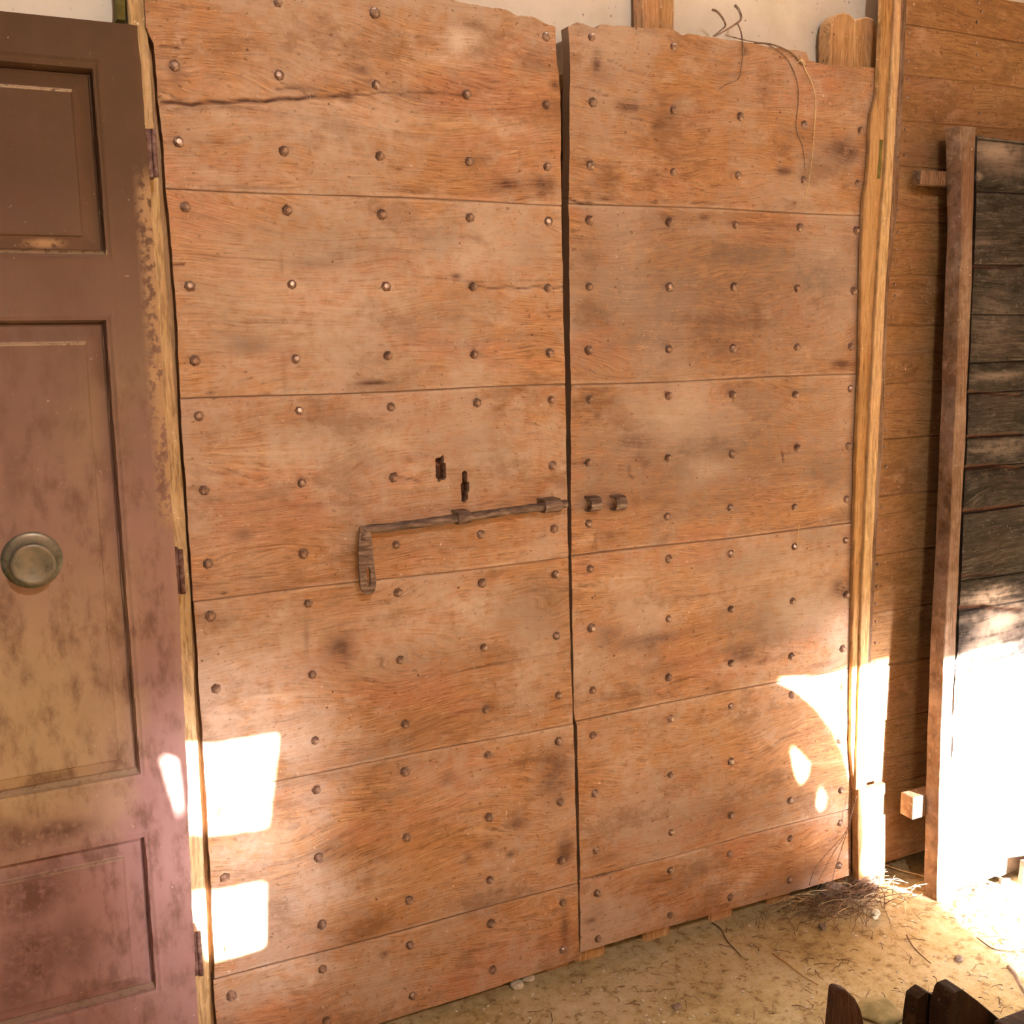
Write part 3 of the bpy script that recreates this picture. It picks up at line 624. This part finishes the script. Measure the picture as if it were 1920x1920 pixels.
gstrip('stile', sL, sR, 0, .048, M_stile, gz0, gz1)
pL = gedge([(1840,235),(1837,330),(1836,420),(1830,560),(1824,700),(1819,850),(1812,960),(1809,1060),(1804,1160),(1802,1220),(1797,1243),(1795,1330),(1789,1360),(1793,1400),(1788,1450),(1786,1500),(1785,1560),(1784,1660)])
gseam = []
for x, y in ((1860,262),(1870,360),(1870,495),(1860,590),(1870,680),(1870,735),(1860,820),(1870,875),(1880,955),(1880,1080),(1870,1138),(1870,1238),(1870,1330),(1870,1450),(1870,1560)):
    o = .14
    for _ in range(4): p = at(x, y, o); o = gl(p.z)
    gseam.append(p.z)
gseam = sorted(gseam)
stG = [(1860,1470,150,200,1.0,2),(1860,1330,120,60,.9,2),(1850,240,60,20,.5,2),(1880,290,60,40,.8,1),(1870,280,60,20,.6,2),(1880,460,60,90,.8,0),(1870,600,60,70,.3,2),(1890,650,50,40,.7,0),(1880,760,60,60,.8,0),(1870,840,60,20,.5,2),(1890,900,50,40,.6,0),(1870,1020,60,60,.8,0),  # first two blobs paint sunlit brightness onto the lower boards
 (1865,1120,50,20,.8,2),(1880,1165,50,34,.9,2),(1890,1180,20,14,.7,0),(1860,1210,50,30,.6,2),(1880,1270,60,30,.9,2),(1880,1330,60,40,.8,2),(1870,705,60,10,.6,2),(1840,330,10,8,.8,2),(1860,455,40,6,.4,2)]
crG = [([(1800,1141),(1850,1138),(1875,1143),(1920,1145)],5,1),([(1797,1244),(1830,1238),(1870,1225)],4,1),([(1815,877),(1870,874),(1920,878)],5,1),([(1815,820),(1920,815)],4,1),([(1812,958),(1850,956),(1920,948)],4,1),([(1830,500),(1920,498)],3,.8),([(1806,1080),(1870,1078)],3,.7),([(1822,735),(1920,742)],3,.8)]
bL = lambda z: sR(z)-.02
bR = lambda z: sR(z)+.07
gstrip('gap_light_stop', bL, bR, .037, .047, M_stile, gz0, gz1-.01)  # added behind the gap to stop sun streaking through
# the grey boards: panel() is built on the plane at their mean depth, then tilted with the leaf
def gxr(z): return 3.02
me = panel(.012, gz1-.02, gseam, pL, gxr, lambda x: .012+.004*nz(x*30, 2), lambda x: gz1-.02, .0, .025, .006, [], [], [], 53, lean=None, groove=.006)
nvp = len(me.vertices); co = np.empty(nvp*3, np.float32); me.vertices.foreach_get('co', co); co = co.reshape(-1, 3)
GX, GZ = co[:,0], co[:,2]
st = np.zeros((nvp, 4), np.float32); st[:,3] = 1; dy = np.zeros(nvp)
def PG(px, py):
    o = .14
    for _ in range(4): p = at(px, py, o); o = gl(p.z)
    return p.x, p.z
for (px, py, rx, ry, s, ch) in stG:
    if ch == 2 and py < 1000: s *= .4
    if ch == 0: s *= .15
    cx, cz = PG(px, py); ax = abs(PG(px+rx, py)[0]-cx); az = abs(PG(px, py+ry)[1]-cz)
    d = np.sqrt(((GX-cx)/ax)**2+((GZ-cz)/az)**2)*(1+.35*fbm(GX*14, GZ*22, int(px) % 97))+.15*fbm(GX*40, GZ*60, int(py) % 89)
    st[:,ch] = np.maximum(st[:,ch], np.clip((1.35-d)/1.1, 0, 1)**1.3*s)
for (pts, wpx, s) in crG:
    q2 = [PG(*p) for p in pts]; wd = wpx*.0012
    for (x0, z0), (x1, z1) in zip(q2, q2[1:]):
        t = np.clip(((GX-x0)*(x1-x0)+(GZ-z0)*(z1-z0))/((x1-x0)**2+(z1-z0)**2), 0, 1)
        k = np.clip(1.3-np.hypot(GX-x0-t*(x1-x0), GZ-z0-t*(z1-z0))/wd, 0, 1)*s
        st[:,0] = np.maximum(st[:,0], k); dy += k*.006
co[:,1] += -(GB+(GT-GB)*(GZ-gz0)/(gz1-gz0))+.010+dy
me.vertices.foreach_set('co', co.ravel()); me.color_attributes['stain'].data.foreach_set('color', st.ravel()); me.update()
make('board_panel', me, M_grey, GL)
def ledge(px0, px1, py0, py1, o, th):
    a, b_ = at(px0, py0, o), at(px1, py1, o)
    z0, z1 = sorted((a.z, b_.z))
    ob_ = make('ledge', box((a.x, -o, z0), (3.0, -o+th, z1), .003, .0008), M_stile, GL)
    return ob_
def lo(py, px=1740):
    o = .1
    for _ in range(4): p = at(px, py, o); o = gl(p.z)-.049
    return o
ledge(1727, 1778, 318, 348, lo(333), .030)
ledge(1712, 1738, 1496, 1529, lo(1512), .045)

# ------------------------------------------------------------------ brown panelled door at the left
OB = .055
BD = thing('panelled_door', (-.3, -OB, 0), 'old brown painted panelled door with round brass knob at left edge', 'door')
def nearest_edges(pxs, o): return [(at(x, y, o).x, at(x, y, o).z) for x, y in pxs]
# panel frames as (xmax outer, zbottom, ztop outer) and inner field, all squared up in the plane of the door
def rect(right_px, top_px, bot_px): return (at(*right_px, OB).x, at(*bot_px, OB).z, at(*top_px, OB).z)
panels = [(rect((186,300),(160,129),(190,477)), rect((144,300),(130,169),(150,443))),
          (rect((232,1050),(190,601),(255,1452)), rect((192,1050),(160,643),(215,1427))),
          (rect((281,1700),(255,1574),(280,1858)), rect((240,1720),(225,1611),(235,1838)))]
xr_door = edge([(256,42),(258,45),(264,120),(270,200),(279,300),(286,420),(296,560),(302,640),(310,780),(319,900),(328,1030),(336,1120),(343,1280),(351,1440),(356,1600),(364,1760),(372,1920),(376,2000)], OB, (), 0, 71)
zt_d = at(130, 34, OB).z; XLd = -.62
zsd = set(np.arange(.012, zt_d, .006).tolist()+[.012, zt_d])
def near(v, c_, e=.006): return abs(v-c_) < e
rows = sorted(zsd); 
for (o_, i_) in panels:
    for zv in (o_[1], o_[2], i_[1], i_[2]):
        rows = [r for r in rows if not near(r, zv, .0058)]+[zv-.0042, zv-.0014, zv+.0014, zv+.0042]
rows = np.array(sorted(rows))
cols = np.concatenate([np.linspace(0, .8, 90), np.linspace(.8, 1, 80)[1:]])
Xd = np.empty((len(rows), len(cols))); 
for i, z in enumerate(rows):
    xr1 = xr_door(z); Xd[i] = XLd+(xr1-XLd)*cols
Zd = np.repeat(rows[:,None], len(cols), 1)
def sm(x): x = np.clip(x, 0, 1); return x*x*(3-2*x)
ledge_glint = np.zeros_like(Xd); hgt = np.zeros_like(Xd); glued = np.zeros_like(Xd)
wX = -.42                                   # left side of the panels, outside the picture
for (o_, i_) in panels:
    ox, ozb, ozt = o_; ix, izb, izt = i_; olx, ilx = -.62+.13, -.62+.17
    dout = np.minimum(np.minimum(ox-Xd, Xd-olx), np.minimum(Zd-ozb, ozt-Zd))
    din = np.minimum(np.minimum(ix-Xd, Xd-ilx), np.minimum(Zd-izb, izt-Zd))
    bevel = -.017+.011*sm((dout-.005)/.035)
    h = np.where(dout > 0, bevel, 0); h = np.where(dout > 0, -.024*sm(dout/.003)+(bevel+.024)*sm((dout-.0045)/.003), 0)
    h = np.where(din > -.0015, bevel+.0055*sm((din+.0015)/.003)-.0, h)
    bead = np.exp(-((dout+.010)/.0035)**2)*(dout < 0)*.0022
    hgt += h+bead
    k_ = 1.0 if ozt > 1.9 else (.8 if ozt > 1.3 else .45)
    ledge_glint = np.maximum(ledge_glint, k_*((np.abs(Zd-izt) < .0022) & (Xd < ix+.001)))  # pale lines: lamp highlight and dust on upward edges, as colour
    ledge_glint = np.maximum(ledge_glint, k_*((Zd-ozb < .0060) & (Zd-ozb > -.001) & (Xd < ox+.001)))
Yd = -(OB+hgt+fbm(Xd*4, Zd*4, 5)*.0005)
side = np.clip((cols-.985)/.015, 0, 1)[None,:]; Yd += side**2*.004
me = grid_mesh(Xd, Yd, Zd, -OB+.042)
nv = len(me.vertices); n0 = Xd.size
def fld(blobs):
    a = np.zeros_like(Xd)
    for (px, py, rx, ry, s) in blobs:
        p = at(px, py, OB); ax = abs(at(px+rx, py, OB).x-p.x); az = abs(at(px, py+ry, OB).z-p.z)
        d = np.sqrt(((Xd-p.x)/ax)**2+((Zd-p.z)/az)**2)*(1+.3*fbm(Xd*12, Zd*12, int(px+py) % 91))+.12*fbm(Xd*40, Zd*40, 7)
        a = np.maximum(a, np.clip((1.3-d)/.9, 0, 1)*s)
    return a
hz = lambda py: at(150, py, OB).z
dustv = np.interp(Zd, [hz(1920), hz(1600), hz(1250), hz(1000), hz(700), hz(350), hz(0)], [.92, .95, .97, .85, .55, .14, .03])
pink = np.interp(Zd, [hz(1920), hz(1550), hz(1450), hz(1100), hz(700)], [1, .95, .15, .25, .3])+fld([(320,1500,60,600,.6)])
ochre = fld([(60,1400,180,200,1.0),(60,1300,130,160,.8),(40,1550,140,40,.4)])
st = np.zeros((nv, 4), np.float32); st[:n0,0] = np.clip(dustv, 0, 1).ravel(); st[:n0,1] = np.clip(pink, 0, 1).ravel(); st[:n0,2] = ochre.ravel(); st[n0:,0] = .4; st[:,3] = 1
me.color_attributes.new('stain', 'FLOAT_COLOR', 'POINT').data.foreach_set('color', st.ravel())
bare = fld([(85,455,40,9,1),(298,705,14,14,1),(60,1545,60,20,.3)])+np.clip((cols-.965)/.02, 0, 1)[None,:]*np.clip((Zd-hz(1010))/.03, 0, 1)*np.clip((hz(300)-Zd)/.05, 0, 1)*.8
dark = fld([(100,1560,70,22,.8),(20,1570,40,30,.7),(55,1680,70,50,.8),(70,1800,60,60,.9),(140,1770,50,60,.5),(30,1860,50,40,.6),(100,1640,40,20,.4),(5,1150,14,60,.6),(25,900,20,60,.3)])
for nm, a in (('bare', bare), ('dark', dark), ('ledge', ledge_glint)):
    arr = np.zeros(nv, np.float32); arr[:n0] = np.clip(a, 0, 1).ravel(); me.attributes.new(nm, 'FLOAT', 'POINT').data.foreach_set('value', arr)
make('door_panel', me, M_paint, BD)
# round centre knob on its rose
def lathe(prof, c, seg=48):
    bm = bmesh.new(); rings = []
    for r, d in prof: rings.append([bm.verts.new(c+Vector((math.cos(2*math.pi*k/seg)*r, -d, math.sin(2*math.pi*k/seg)*r))) for k in range(seg)])
    for a, b_ in zip(rings, rings[1:]):
        for k in range(seg): bm.faces.new((a[k], a[(k+1)%seg], b_[(k+1)%seg], b_[k]))
    bm.faces.new(rings[0]); bm.faces.new(rings[-1]); return mesh(bm)
kc = at(60, 1050, OB); kc.y = -OB+.010
ks = .9
make('knob_rose', lathe([(.056*ks, 0), (.060*ks, .003), (.060*ks, .008), (.057*ks, .011), (.050*ks, .0125), (.040*ks, .013), (.02, .013)], kc), M_brass, BD, smooth=True)
make('knob', lathe([(.022, .012), (.022, .030), (.028, .040), (.035, .045), (.0385, .051), (.0385, .058), (.0355, .061), (.031, .060), (.016, .057), (.004, .056)], kc), M_brass, BD, smooth=True)
def hinge(pxy0, pxy1, w0, w1):
    a, b_ = at(*pxy0, .04), at(*pxy1, .04)
    make('hinge', box((a.x-w0, -.046, b_.z), (a.x+w1, -.006, a.z), .002, .001), M_hinge, BD)
    bm = bmesh.new(); x = a.x+w1
    tube([(x, -.046, b_.z+(a.z-b_.z)*t) for t in np.linspace(0, 1, 8)], .0052, 10, bm); 
    make('hinge_pin', mesh(bm), M_hinge, BD, smooth=True)
hinge((283,243), (291,333), .01, .003)
hinge((334,1030), (341,1112), .01, .003)
hinge((368,1745), (374,1826), .01, .003)

# ------------------------------------------------------------------ things on the floor
def rock(c, sx, sy, sz, seed, sub=3):
    bm = bmesh.new(); bmesh.ops.create_icosphere(bm, subdivisions=sub, radius=1)
    rr = random.Random(seed); ph = [rr.uniform(0, 6) for _ in range(6)]
    for v in bm.verts:
        p = v.co.copy(); k = 1+.16*math.sin(p.x*2.6+ph[0])+.13*math.sin(p.y*3.1+ph[1])+.12*math.sin(p.z*3.4+ph[2])+.05*math.sin(p.x*8+ph[3])*math.sin(p.z*7+ph[4])
        v.co = Vector((c[0]+p.x*sx*k, c[1]+p.y*sy*k, max(c[2]+p.z*sz*k, -.004)))
    return mesh(bm)
def stone(px, py, sx, sy, sz, seed, mat, name, label, cat, group=None):
    g = ground(px, py); me = rock((g.x, g.y, sz*.8), sx, sy, sz, seed)
    return tag(make(name, me, mat, loc=(g.x, g.y, 0), smooth=True), label, cat, group)
stone(968, 1851, .022, .014, .008, 1, M_stone, 'pebble', 'pale flat pebble under left chestnut leaf, the left one of two', 'stone')
stone(990, 1841, .016, .012, .009, 2, M_stone, 'pebble', 'small whitish pebble under left chestnut leaf, the right one of two', 'stone')
stone(1560, 1680, .045, .03, .022, 3, M_rock, 'stone', 'grey brown stone at the lower right corner of the right chestnut leaf', 'stone')
stone(1616, 1668, .05, .03, .022, 14, M_rock, 'stone', 'rough stone among twigs beneath the foot of the tall pine post', 'stone')
stone(1543, 1741, .012, .010, .008, 5, M_rock, 'pebble', 'small dark pebble lying just below the twig heap', 'stone')
stone(1269, 1890, .012, .010, .006, 6, M_rock, 'pebble', 'round dark pebble on open floor below the door gap', 'stone')
stone(1798, 1800, .014, .010, .006, 7, M_rock, 'pebble', 'small pebble at the edge of the sunlit floor', 'stone')
stone(1650, 1905, .055, .04, .012, 8, M_mossy, 'stone', 'flat greenish stone between the dark pointed stakes', 'stone')
stone(1884, 1655, .018, .012, .008, 9, M_rock, 'pebble', 'dark stone at the foot of the weathered grey leaf', 'stone')
# snail shell
g = ground(1638, 1722)
pts = []; rad = []
for k in range(40):
    t = k/39; a = t*4*math.pi; r = .0095*(1-t)+.001
    pts.append((g.x+math.cos(a)*r, g.y-.004-t*.006, .013+math.sin(a)*r)); rad.append(.0068*(1-t)+.0012)
tag(make('snail_shell', tube(pts, rad, 10), M_shell, loc=(g.x, g.y, 0), smooth=True), 'small cream snail shell lying below the twig heap', 'shell')

def twig(bm, p, ang, L, r, lift=.0, curve=.4, seed=0):
    rr = random.Random(seed); pts = []; q_ = Vector(p); a = ang; n = 7
    z = q_.z
    for k in range(n):
        pts.append(Vector((q_.x, min(q_.y, -.012), max(.002, z+lift*math.sin(math.pi*k/(n-1)))))); a += rr.uniform(-curve, curve)
        q_ = q_+Vector((math.cos(a), math.sin(a), 0))*L/n
    tube(pts, [r*(1-.5*k/(n-1)) for k in range(n)], 4, bm)
# heap of twigs, too tangled to count
bm = bmesh.new(); rr = random.Random(5)
for k in range(210):
    px = rr.gauss(1575, 62); py = rr.gauss(1697, 22)
    if px > 1660 and py > 1690: continue
    g = ground(px, py)
    if g.y > -.03: g.y = -.03-rr.random()*.05
    twig(bm, (g.x, g.y, .004+rr.random()*.03), rr.uniform(-.7, .9)+(math.pi if rr.random()<.5 else 0), rr.uniform(.05, .17), rr.uniform(.0008, .0018), rr.uniform(0, .025), .35, k)
tag(make('twig_heap', mesh(bm), M_twig), 'tangled heap of thin brown twigs in the corner below the post', 'twigs', kind='stuff')
bm = bmesh.new()
for k in range(26):
    px = rr.uniform(1470, 1720); py = rr.uniform(1655, 1720); g = ground(px, py)
    if g.y > -.03: g.y = -.04
    twig(bm, (g.x, g.y, .012+rr.random()*.025), rr.uniform(-.6, .6)+(math.pi if rr.random()<.5 else 0), rr.uniform(.06, .16), .0011, .012, .12, 500+k)
tag(make('straw_wisps', mesh(bm), M_straw), 'pale straw wisps over the twig heap beside the stones', 'straw', kind='stuff')
# scattered litter over the floor
bm = bmesh.new()
for k in range(420):
    px = rr.uniform(900, 1980); py = rr.uniform(1620, 1960); g = ground(px, py)
    if g.y > -.015: continue
    if px < 1400 and rr.random() < .45: continue
    twig(bm, (g.x, g.y, .003+rr.random()*.004), rr.uniform(0, 6.28), rr.uniform(.012, .06), rr.uniform(.0005, .0014), .003, .5, 900+k)
tag(make('floor_litter', mesh(bm), M_twig), 'bits of twig and chaff scattered over the earth floor', 'litter', kind='stuff')
bm = bmesh.new()
for k in range(520):
    px = rr.uniform(700, 1980); py = rr.uniform(1640, 1960); g = ground(px, py)
    if g.y > -.01: continue
    s = rr.uniform(.0015, .0055); r = bmesh.ops.create_icosphere(bm, subdivisions=1, radius=s)
    for v in r['verts']: v.co = Vector((v.co.x*rr.uniform(.7, 1.4), v.co.y, v.co.z*.6))+Vector((g.x, g.y, s*.3))
tag(make('gravel', mesh(bm), M_stone), 'fine pale grit scattered over the earth floor', 'gravel', kind='stuff')
# single sticks that can be picked out
def stick(pxs, r, mat, name, label, cat, z=.006, n=5):
    pts = [ground(x, y, z) for x, y in pxs]; L = smooth_line(pts, n)
    me = tube(L, [r*(1-.4*k/len(L)) for k in range(len(L))], 6)
    g = ground(*pxs[0]); return tag(make(name, me, mat, loc=(g.x, g.y, 0), smooth=True), label, cat)
stick([(1448,1787),(1475,1806),(1505,1829),(1533,1846)], .0022, M_batten, 'stick', 'thin straight reddish stick on open floor below the twig heap', 'stick')
stick([(1335,1730),(1352,1742),(1362,1762),(1376,1778),(1389,1792)], .002, M_twig, 'stick', 'thin crooked brown twig lying left of the straight stick', 'stick')
stick([(1700,1753),(1712,1775),(1732,1795),(1745,1806)], .0022, M_twig, 'stick', 'short curved twig near the edge of the sunlit floor', 'stick')
stick([(1890,1812),(1902,1825),(1912,1845),(1922,1862)], .005, M_rock, 'stick', 'thick grey stick at the far right on the floor', 'stick', .008)
stick([(1832,1758),(1860,1778),(1890,1785),(1925,1790)], .0018, M_twig, 'stick', 'long thin twig across the brightest sunlit floor', 'stick')
stick([(1655,1620),(1690,1632),(1722,1640),(1738,1645)], .0024, M_straw, 'straw_stalk', 'pale straw stalk lying at the foot of the pine boarding', 'straw', .01)
# stems standing against the lower right corner of the door
def stem(pxo, r, mat, name, label, cat, group=None, parentless=True):
    pts = [at(x, y, o) for x, y, o in pxo]; L = smooth_line(pts, 6)
    me = tube(L, [r*(1-.5*k/len(L)) for k in range(len(L))], 6)
    g = pts[-1]; return tag(make(name, me, mat, loc=(g.x, g.y, g.z), smooth=True), label, cat, group)
stem([(1606,1492,.03),(1596,1528,.025),(1586,1560,.02),(1560,1590,.02),(1530,1625,.03),(1517,1660,.06)], .0016, M_twig, 'dry_stem', 'bent dry stem leaning on the lower right corner of the door', 'stem')
stem([(1588,1560,.018),(1575,1600,.02),(1563,1640,.03),(1560,1668,.05)], .0012, M_twig, 'dry_stem', 'short upright dry stem at the lower right corner of the door', 'stem')
stem([(1583,1568,.018),(1555,1612,.018),(1535,1650,.04)], .0010, M_twig, 'dry_stem', 'thinnest dry stem, between the bent and the upright one', 'stem')
# vines over the top of the right leaf
stem([(1335,18,.0),(1345,22,.004),(1356,36,.004),(1360,48,.0),(1350,58,-.004),(1337,68,-.01)], .0030, M_vine, 'vine_twig', 'hooked grey vine twig curling above the right leaf, left of the pair', 'twig')
stem([(1378,10,-.01),(1386,20,.0),(1389,36,.004),(1375,48,.004),(1355,60,.002),(1340,68,-.01)], .0036, M_vine, 'vine_twig', 'thick forked vine twig above the right leaf, right of the pair', 'twig')
stem([(1383,44,.004),(1390,62,.006),(1393,90,.006),(1391,120,.006),(1384,148,.005),(1362,158,.004),(1348,168,.002)], .0018, M_vine, 'vine_twig', 'thin vine twig hanging down over the top board of right leaf', 'twig')
stem([(1360,66,.0),(1400,76,.004),(1440,84,.006),(1470,104,.006),(1484,125,.006),(1495,155,.005),(1497,190,.005),(1493,240,.004),(1505,275,.004),(1510,320,.003)], .0015, M_vine, 'vine_tendril', 'long brown tendril drooping over the right leaf top', 'twig')
stem([(1415,80,.002),(1450,84,.006),(1485,100,.008),(1500,118,.006),(1512,124,.005)], .0022, M_twig, 'vine_tendril', 'dark short tendril lying along the broken top edge', 'twig')
stem([(1502,108,.004),(1510,130,.008),(1522,155,.010),(1529,185,.010),(1527,240,.008),(1522,300,.007),(1517,335,.006),(1508,378,.005)], .0014, M_straw, 'straw_stalk', 'long pale straw stalk hanging in front of right leaf', 'straw')
stem([(1500,112,.004),(1510,122,.009),(1505,112,.012),(1494,118,.01)], .0016, M_straw, 'straw_stalk', 'small curl of straw at the broken top corner', 'straw')
stem([(1498,983,.003),(1497,1000,.007),(1493,1030,.004)], .0012, M_straw, 'straw_stalk', 'tiny straw stuck upright on the right leaf at middle seam', 'straw')

# ------------------------------------------------------------------ dark timbers in the foreground
def stake(pxs, o0, o1, mat, name, label, cat):
    """a piece of squared timber standing on the floor; its top outline is given at its front face"""
    top = xz(pxs, o1); x0, x1 = top[0][0], top[-1][0]
    me = plate([(x0, 0.0)]+top+[(x1, 0.0)], [], o0, o1)
    o = make(name, me, mat, loc=((x0+x1)/2, -o0, 0)); b_ = o.modifiers.new('b', 'BEVEL'); b_.width = .006; b_.segments = 3; b_.limit_method = 'ANGLE'
    return tag(o, label, cat)
stake([(1541,1960),(1548,1880),(1551,1848),(1558,1841),(1572,1845),(1590,1862),(1600,1882),(1607,1912),(1612,1960)], .585, .560, M_wedge, 'timber_stake', 'reddish dark pointed timber stake end at bottom of picture', 'timber')
stake([(1688,1960),(1694,1890),(1699,1858),(1716,1845),(1730,1852),(1744,1861),(1750,1860)], .615, .580, M_darkwood, 'timber_stake', 'short dark timber end left of the tall slanted one', 'timber')
stake([(1742,1880),(1750,1850),(1756,1840),(1772,1834),(1800,1855),(1830,1880),(1857,1903),(1862,1915),(1864,1960)], .68, .63, M_darkwood, 'timber_stake', 'broad black-brown timber with slanted sawn top, in front', 'timber')
stake([(1858,1960),(1862,1912),(1890,1901),(1925,1888),(1960,1878),(1990,1960)], .76, .70, M_darkwood, 'timber_stake', 'dark timber end cut off by the lower right corner', 'timber')
stake([(1908,1655),(1913,1612),(1990,1602),(1995,1655)], .215, .200, M_rock, 'shade_plank', 'short grey plank added in place of dark shade at right edge', 'plank')  # added piece standing in for dark shade at the right
